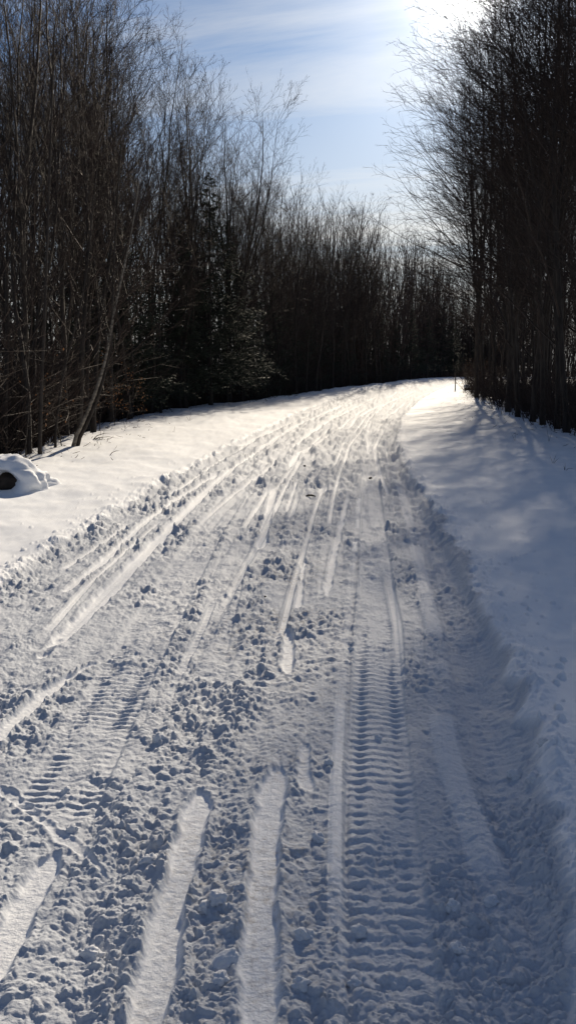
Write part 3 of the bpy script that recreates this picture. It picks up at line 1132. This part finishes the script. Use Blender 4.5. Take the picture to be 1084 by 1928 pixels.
# ------------------------------------------------------------------ single trees and saplings at the edge of the sunlit bank
def at(px, py, y):
    """point at distance y seen in the photograph at px, py"""
    dx, dy = (px - 542) / FOC, -(py - 964) / FOC
    fw = math.cos(PITCH) + dy * math.sin(PITCH)
    up = dy * math.cos(PITCH) - math.sin(PITCH)
    return np.array([dx / fw * y, y, EYE + up / fw * y])


def curved_tree(pts, y0, r0, r1, seed, label, name, bark, lean_y=0.0, n1=16, spread=0.16, bare=0.3, cat='tree', group=None):
    """tree whose trunk follows the bends seen in the photograph"""
    rng = np.random.default_rng(seed)
    P0 = np.array([at(px, py, y0 + lean_y * i) for i, (px, py) in enumerate(pts)])
    base = P0[0].copy()
    base[2] = z_at(base[0], base[1]) - 0.05
    t = np.linspace(0, len(P0) - 1, 18)
    P = np.stack([np.interp(t, np.arange(len(P0)), P0[:, k]) for k in range(3)], 1)
    for _ in range(2):
        P[1:-1] = (P[:-2] + 2 * P[1:-1] + P[2:]) / 4
    P = P - P0[0]
    P[0, 2] -= 0.25
    P = P[None]
    ln = np.array([np.linalg.norm(P[0, -1] - P[0, 0])])
    R = np.linspace(r0, r1, 18)[None, :]
    R[:, 0] *= 1.3
    e = empty(name, base)
    tag(e, label, cat, group)
    v, q, t3 = tubes(P, R, 8)
    obj('trunk', mesh_np('trunk', v, q, t3, mats=[bark]), e)
    A = branch(P, R, ln, n1, bare, 0.99, 0.7, spread, 6, rng, 0.08, 0.09, rf=0.45, rmin=0.007, taper=0.2, dec=0.3)
    Bc = branch(A[0], A[1], A[2], 6, 0.2, 0.98, 0.6, 0.5, 4, rng, 0.06, 0.09, rf=0.6, rmin=0.005, taper=0.4)
    C = branch(Bc[0], Bc[1], Bc[2], 4, 0.2, 0.98, 0.6, 0.55, 3, rng, 0.03, 0.09, rf=0.7, rmin=0.004, taper=0.5)
    v, q, t3 = merge([tubes(A[0], A[1], 4), tubes(Bc[0], Bc[1], 3, True), tubes(C[0], C[1], 3, True)])
    obj('crown', mesh_np('crown', v, q, t3, mats=[M_TWIG]), e)
    return e


curved_tree([(132, 852), (152, 815), (170, 775), (186, 732), (200, 690), (206, 650), (214, 600), (225, 550), (238, 500), (247, 452), (256, 405), (262, 350)], 22.3, 0.050, 0.012, 901,
            'pale birch with a long curved trunk leaning out of the wood over the snow bank', 'birch_tree', M_BIRCH)
curved_tree([(141, 851), (160, 818), (180, 772), (193, 735), (206, 680), (211, 640), (213, 560), (216, 470), (222, 380), (228, 280)], 22.6, 0.050, 0.014, 902,
            'darker slender tree rising beside the foot of the pale leaning birch', 'bare_tree', M_BARK)
curved_tree([(75, 868), (78, 800), (79, 730), (84, 650), (87, 560), (90, 470), (94, 360), (98, 220), (104, 60)], 20.5, 0.048, 0.014, 903,
            'thin straight tree standing alone on the snow between mound and leaning birch', 'bare_tree', M_BARK)
curved_tree([(104, 858), (108, 800), (118, 720), (140, 640), (160, 560), (170, 480), (176, 380)], 22.0, 0.035, 0.012, 904,
            'crooked thin sapling close beside the foot of the leaning birch', 'bare_tree', M_BARK)
curved_tree([(12, 872), (10, 760), (16, 640), (12, 500), (20, 340), (24, 150)], 21.5, 0.06, 0.02, 905,
            'dark tree rising directly behind the snowy mound', 'bare_tree', M_BARK)


def leaves_mesh(points, rng, size=0.055):
    V, Q = [], []
    for p in points:
        d = rng.normal(0, 1, 3)
        d[2] -= 1.2
        d /= np.linalg.norm(d)
        u = np.cross(d, rng.normal(0, 1, 3))
        u /= np.linalg.norm(u)
        n = np.cross(d, u)
        L, w = size * rng.uniform(0.8, 1.6), size * rng.uniform(0.28, 0.45)
        b = len(V)
        V += [p, p + d * L * .5 + u * w + n * w * .4, p + d * L, p + d * L * .5 - u * w + n * w * .4]
        Q.append((b, b + 1, b + 2, b + 3))
    return np.array(V), np.array(Q)


def beech(px, py, h, seed, label, nleaf=70, reach=0.5):
    rng = np.random.default_rng(seed)
    x, y = ground_at(px, py)
    e = empty('beech_sapling', (x, y, z_at(x, y) - 0.03))
    tag(e, label, 'sapling', 'beech saplings with dead leaves')
    T = grow(np.array([[0, 0, -0.1]]), np.array([[0.1, 0, 1.0]]), np.array([h]), 8, rng, 0.03, 0.09)
    R = np.linspace(0.016, 0.005, 8)[None, :]
    obj('stem', mesh_np('stem', *tubes(T, R, 6), mats=[M_BARK]), e)
    A = branch(T, R, np.array([h]), 12, 0.2, 0.98, 1.1, reach, 5, rng, 0.0, 0.1, rf=0.5, rmin=0.004, taper=0.5, dec=0.4)
    Bc = branch(A[0], A[1], A[2], 5, 0.3, 1.0, 0.7, 0.45, 3, rng, -0.02, 0.1, rf=0.7, rmin=0.003, taper=0.6)
    obj('twigs', mesh_np('twigs', *merge([tubes(A[0], A[1], 3), tubes(Bc[0], Bc[1], 3, True)]), mats=[M_TWIG]), e)['kind'] = 'stuff'
    pts = Bc[0][:, 1:, :].reshape(-1, 3)
    pts = pts[rng.permutation(len(pts))[:nleaf]]
    v, q = leaves_mesh(pts, rng)
    obj('leaves', mesh_np('leaves', v, q, mats=[M_LEAF], smooth=False), e)['kind'] = 'stuff'


beech(186, 815, 1.9, 911, 'beech sapling with many rusty dead leaves just past the leaning birch', 90)
beech(236, 803, 1.7, 912, 'beech sapling with rusty leaves hanging low over the snow edge', 80, 0.6)
beech(118, 852, 1.9, 913, 'beech sapling with a few orange leaves at the foot of the leaning birch', 34)
beech(215, 808, 2.6, 914, 'taller beech sapling with sparse brown leaves between its leafier neighbours', 46)
beech(50, 868, 2.6, 915, 'sparse beech sapling with few orange leaves behind the snowy mound', 16)
beech(886, 738, 2.6, 916, 'beech sapling with rusty leaves under the last thick trunk of the grove', 150, 0.7)


# ------------------------------------------------------------------ snow-covered rock at the bank
def ico(sub, seed, amp, freq, sx=1, sy=1, sz=1, fn=None):
    bm = bmesh.new()
    bmesh.ops.create_icosphere(bm, subdivisions=sub, radius=1.0)
    rng = np.random.default_rng(seed)
    off = rng.uniform(0, 50, 3)
    from mathutils import noise
    for v in bm.verts:
        p = v.co.copy()
        k = 1 + amp * noise.fractal(p * freq + Vector(off), 0.9, 2.0, 4)
        p = p * k
        v.co = Vector((p.x * sx, p.y * sy, p.z * sz))
        if fn:
            v.co = fn(v.co)
    return bm


def finish(bm, name, mat, parent=None, loc=None, smooth=True):
    me = bpy.data.meshes.new(name)
    bm.to_mesh(me)
    bm.free()
    me.materials.append(mat)
    if smooth:
        me.polygons.foreach_set('use_smooth', np.ones(len(me.polygons), dtype=bool))
    return obj(name, me, parent, loc)


gx, gy = ground_at(12, 938)
ROCK = empty('snow_covered_rock', (gx, gy, z_at(gx, gy)))
tag(ROCK, 'dark rock hollow under a rounded thick cap of snow on the bank', 'rock')
PXM = gy / FOC


def hollow(p):
    # the cap is open on the low front side where the rock shows
    c = Vector((0.10, -0.60, 0.06))
    d = (Vector((p.x - c.x, (p.y - c.y) * 0.9, (p.z - c.z) * 1.35))).length
    if d < 0.36:
        p = p + Vector((0, 0.55 * (1 - (d / 0.36) ** 2), 0.06 * (1 - d / 0.36)))
    return p


finish(ico(5, 31, 0.24, 1.35, 0.76, 0.80, 0.50, hollow), 'snow_cap', M_SNOW, ROCK, (-0.10, 0.35, 0.02))
finish(ico(4, 32, 0.22, 1.6, 0.30, 0.26, 0.24), 'rock', M_ROCK, ROCK, (-0.04, 0.10, 0.05))


def stick_mesh(paths, r, k=5):
    parts = []
    for p in paths:
        P = np.array(p, float)[None]
        n = P.shape[1]
        parts.append(tubes(P, r * np.linspace(1, 0.35, n)[None, :], k, True))
    return mesh_np('stick', *merge(parts), mats=[M_TWIG])


def twig_thing(name, label, cat, group, px, py, tips, r=0.006, seed=0):
    """dry stems whose tips are seen at the given offsets in photograph pixels"""
    x, y = ground_at(px, py)
    z0 = z_at(x, y)
    rng = np.random.default_rng(seed + int(px * 7 + py))
    paths = []
    for dx, dy in tips:
        s_ = y / FOC
        end = np.array([dx * s_, rng.normal(0, 0.1), -dy * s_])
        mid = end * 0.5 + rng.normal(0, 0.03, 3) * np.linalg.norm(end)
        mid[2] += 0.12 * abs(end[0])
        paths.append([[0, 0, -0.06], mid * 0.6, mid * 1.15 if False else mid + (end - mid) * 0.3, end])
    e = obj(name, stick_mesh(paths, r), None, (x, y, z0))
    tag(e, label, cat, group)
    return e


WG = 'dead weeds sticking out of the snow'
for lab, px, py, tips in (
        ('tuft of bent dead stems arching over the top of the snowy mound', 62, 872, [(-34, 40), (-22, 34), (-8, -14), (20, 10)]),
        ('dead weed with two short stems on the snow below the leaning birch', 193, 838, [(-3, -36), (6, -22), (12, 2)]),
        ('dead stem standing by the low beech leaves at the snow edge', 236, 815, [(-4, -26), (5, -14), (14, -5)]),
        ('single thin weed out on the open sunlit snow', 328, 823, [(3, -14), (-4, -4)]),
        ('small dry weed on the open snow above the lone thin weed', 357, 800, [(-6, -10), (8, -4), (3, -14)]),
        ('dry weed against the dark wood at the upper edge of the bank', 296, 792, [(2, -18), (-7, -8), (9, -3)]),
        ('dead weed at the snow edge past the low beech leaves', 262, 800, [(-6, -30), (4, -22), (18, -12)]),
        ('dry stems beside the post at the far end of the grove', 872, 744, [(-8, -26), (3, -34), (10, -20), (18, -8)]),
        ('dry weeds at the foot of the last thick trunk of the grove', 889, 752, [(-16, -22), (-6, -34), (8, -18)]),
        ('two thin weeds on the shaded snow below the middle trunks', 968, 838, [(2, -24), (-6, -14)]),
        ('thin weeds on the shaded snow close to the near trunks', 1040, 884, [(-6, -16), (4, -22), (12, -10)]),
        ('small dry weed lowest on the shaded bank', 1062, 896, [(3, -12), (-6, -8), (10, -3)]),
        ('dry weed under the near end of the grove edge', 1032, 838, [(-4, -26), (6, -16)])):
    twig_thing('dead_weed', lab, 'weed', WG, px, py, tips, 0.005 if py > 760 else 0.010)

FG = 'fallen branches lying on the snow'
for lab, px, py, tips, r in (
        ('short dark stick lying alone on the sunlit snow', 205, 868, [(24, -9)], 0.011),
        ('forked dry branch trailing from the wood edge down onto the snow', 245, 812, [(12, 48), (44, 26), (30, 8), (-22, 30)], 0.010),
        ('forked twig lying on the snow below the leaning birch', 126, 872, [(-4, 34), (36, 14), (20, 22)], 0.010),
        ('bent dead branch reaching from the birch foot towards the lone trunk', 138, 852, [(-56, 14), (-44, 30), (-30, 6)], 0.016),
        ('dry branch lying at the dark edge of the bank past the birch', 172, 838, [(40, -12), (30, 4), (52, -2)], 0.014)):
    twig_thing('fallen_branch', lab, 'branch', FG, px, py, tips, r)

# post and snow-capped stump at the far end of the grove
x, y = ground_at(856, 737)
P = np.array([[[0, 0, -0.1], [0.01, 0, 0.5], [-0.02, 0, 1.05]]])
tag(obj('post', mesh_np('post', *tubes(P * 1.4, np.array([[0.055, 0.05, 0.045]]), 7), mats=[M_POST]), None, (x, y, z_at(x, y))), 'thin dark post standing in the snow near the far end of the grove', 'post')
x, y = ground_at(879, 737)
st = empty('tree_stump', (x, y, z_at(x, y) - 0.1))
st.scale = (0.8, 0.8, 0.8)
tag(st, 'low stump with a cap of snow beside the far post', 'stump')
P = np.array([[[0, 0, -0.2], [0, 0, 0.3], [0.02, 0, 0.52]]])
finish(ico(3, 41, 0.12, 1.5, 0.34, 0.34, 0.36), 'stump', M_POST, st, (0, 0, 0.16))
finish(ico(3, 42, 0.14, 1.5, 0.40, 0.36, 0.20), 'snow_cap', M_SNOW, st, (-0.05, 0.02, 0.50))


def litter(edge, sign, n, y0, y1, seed, label):
    """small twigs and bits of bark strewn on the snow towards the trees"""
    rng = np.random.default_rng(seed)
    P = np.zeros((n, 3, 3))
    yy = y0 + (y1 - y0) * rng.random(n) ** 1.6
    xx = np.interp(yy, edge[0], edge[1]) - sign * (np.abs(rng.normal(0, 1.1, n)) - 0.3)
    z = base_height(xx, yy) + 0.012
    a = rng.random(n) * 6.28
    ln = 0.02 + 0.10 * rng.random(n) ** 3
    for k, t in enumerate((-1, 0, 1)):
        P[:, k, 0] = xx + np.cos(a) * ln * t
        P[:, k, 1] = yy + np.sin(a) * ln * t
        P[:, k, 2] = z + 0.01 + (k == 1) * 0.02 + (k == 2) * rng.uniform(0, 0.08, n)
    R = rng.uniform(0.004, 0.009, (n, 1)) * np.array([[0.7, 1.0, 0.5]])
    o = obj('twig_litter', mesh_np('twig_litter', *tubes(P, R, 3), mats=[M_TWIG]))
    tag(o, label, 'twigs', kind='stuff')


litter(L_EDGE, -1, 260, 15, 80, 921, 'small dry twigs and bark bits strewn along the sunlit bank under the trees')
litter(R_EDGE, 1, 420, 12, 80, 922, 'small dry twigs and bark bits strewn on the shaded bank below the grove')

# ------------------------------------------------------------------ loose lumps on the road
CHUNKS = [
    (172, 1790, 20, 'largest round snow lump low between the belt track and the ski strip'),
    (281, 1622, 16, 'snow lump close beside the upper half of the shorter smooth strip'),
    (415, 1845, 18, 'rounded snow lump in front of the tilted snow slab'),
    (410, 1700, 18, 'wide snow lump in the churned band between the two smooth strips'),
    (385, 1708, 14, 'smaller snow lump leaning against the wide lump between the strips'),
    (572, 1762, 17, 'snow lump by the foot of the raised ski ridge'),
    (568, 1855, 17, 'snow lump nearest the bottom of the raised ski ridge'),
    (598, 1580, 13, 'pointed snow lump in the broken crust left of the ski ridge'),
    (676, 1748, 15, 'snow lump lying on the cleated belt track beside the ski ridge'),
    (668, 1842, 15, 'double snow lump at the near end of the cleated belt track'),
    (136, 1563, 12, 'round snow lump at the end of the cleat bars by the diagonal groove'),
    (125, 1490, 11, 'snow lump sitting on the broad cleat bars above the diagonal groove'),
    (618, 1443, 10, 'snow lump against the ski ridge where the smooth strip ends'),
    (300, 1395, 13, 'snow lump on the dirty churned band of the road'),
    (970, 1462, 16, 'angular snow block fallen from the shaded bank onto the road edge'),
    (1003, 1487, 15, 'second snow block lying below the angular block at the bank'),
    (1020, 1440, 12, 'small snow block still up on the lip of the shaded bank'),
    (860, 1790, 17, 'lump of broken crust on the shaded side ridge'),
    (850, 1710, 15, 'snow lump above the broken crust on the shaded side ridge'),
    (925, 1700, 15, 'snow lump in the shaded trough beside the side ridge'),
    (660, 1225, 7, 'small dark snow ball on the far part of the cleated belt track'),
    (712, 1387, 8, 'snow ball lying across the bars of the cleated belt track'),
]
deps = bpy.context.evaluated_depsgraph_get()


def surface_z(x, y):
    ok, loc, *_ = S.ray_cast(deps, Vector((x, y, 1.2)), Vector((0, 0, -1)), distance=4)
    return loc.z if ok else z_at(x, y)


chunk_meshes = []
for i in range(6):
    b_ = ico(4, 60 + i, 0.42, 1.5, 1.0, 0.85, 0.80)
    me = bpy.data.meshes.new('snow_chunk')
    b_.to_mesh(me)
    b_.free()
    me.materials.append(M_CLOD)
    me.polygons.foreach_set('use_smooth', np.ones(len(me.polygons), dtype=bool))
    chunk_meshes.append(me)
for i, (px, py, rp, lab) in enumerate(CHUNKS):
    x, y = ground_at(px, py)
    r = rp * math.hypot(y, EYE) / FOC * 0.95
    o = obj('snow_chunk', chunk_meshes[i % 6], None, (x, y, surface_z(x, y) + r * 0.02))
    o.scale = (r, r, r)
    o.rotation_euler = (RNG.uniform(-.4, .4), RNG.uniform(-.4, .4), RNG.random() * 6.28)
    tag(o, lab, 'snow lump', 'loose snow lumps on the road')
# tilted slab of crust
x, y = ground_at(420, 1815)
r = 30 * math.hypot(y, EYE) / FOC
b_ = ico(4, 77, 0.22, 1.8, 1.0, 0.55, 0.30)
o = finish(b_, 'snow_slab', M_CLOD, None, (x, y, surface_z(x, y) + r * 0.08))
o.scale = (r, r, r)
o.rotation_euler = (0.5, -0.35, 0.6)
tag(o, 'tilted slab of snow crust standing between the two smooth strips', 'snow slab', 'loose snow lumps on the road', kind='thing')

for px, py, rp, lab in ((697, 903, 5, 'dark round clod of earth lying far up the road'), (573, 881, 4, 'small dark clod near the smooth strip far up the road'),
                        (499, 1127, 3.5, 'dark crumb of earth in the middle of the churned road')):
    x, y = ground_at(px, py)
    r = rp * math.hypot(y, EYE) / FOC * 0.6
    o = finish(ico(2, 80 + py, 0.3, 1.5, 1.1, 0.9, 0.8), 'earth_clod', M_SOIL, None, (x, y, surface_z(x, y) + r * 0.5))
    o.scale = (r, r, r)
    tag(o, lab, 'clod', 'dark clods of earth on the road')
x, y = ground_at(584, 935)
o = obj('bark_strip', mesh_np('bark_strip', *tubes(np.array([[[-0.09, 0, 0.01], [-0.03, 0.01, 0.03], [0.03, 0.0, 0.03], [0.09, -0.02, 0.015]]]), np.array([[0.008, 0.018, 0.016, 0.006]]), 6), mats=[M_SOIL]),
        None, (x, y, surface_z(x, y)))
tag(o, 'flat dark piece of bark lying across the road short of the dark clod', 'bark')
print('TREES', len(LEFT_TREES), n_right + len(RIGHT_FRONT), len(wl), len(wr), len(bl), len(br))
tri = lambda m: len(m.loops) - 2 * len(m.polygons)
tot = sum(tri(m) for m in bpy.data.meshes)
print('TRIS', tot, {o.name: tri(o.data) for o in bpy.data.objects if o.type == 'MESH' and o.name in ('road', 'ground', 'woodland', 'woodland.001', 'undergrowth', 'undergrowth.001')},
      [(m.name, tri(m)) for m in bpy.data.meshes if m.name.endswith('crown')])
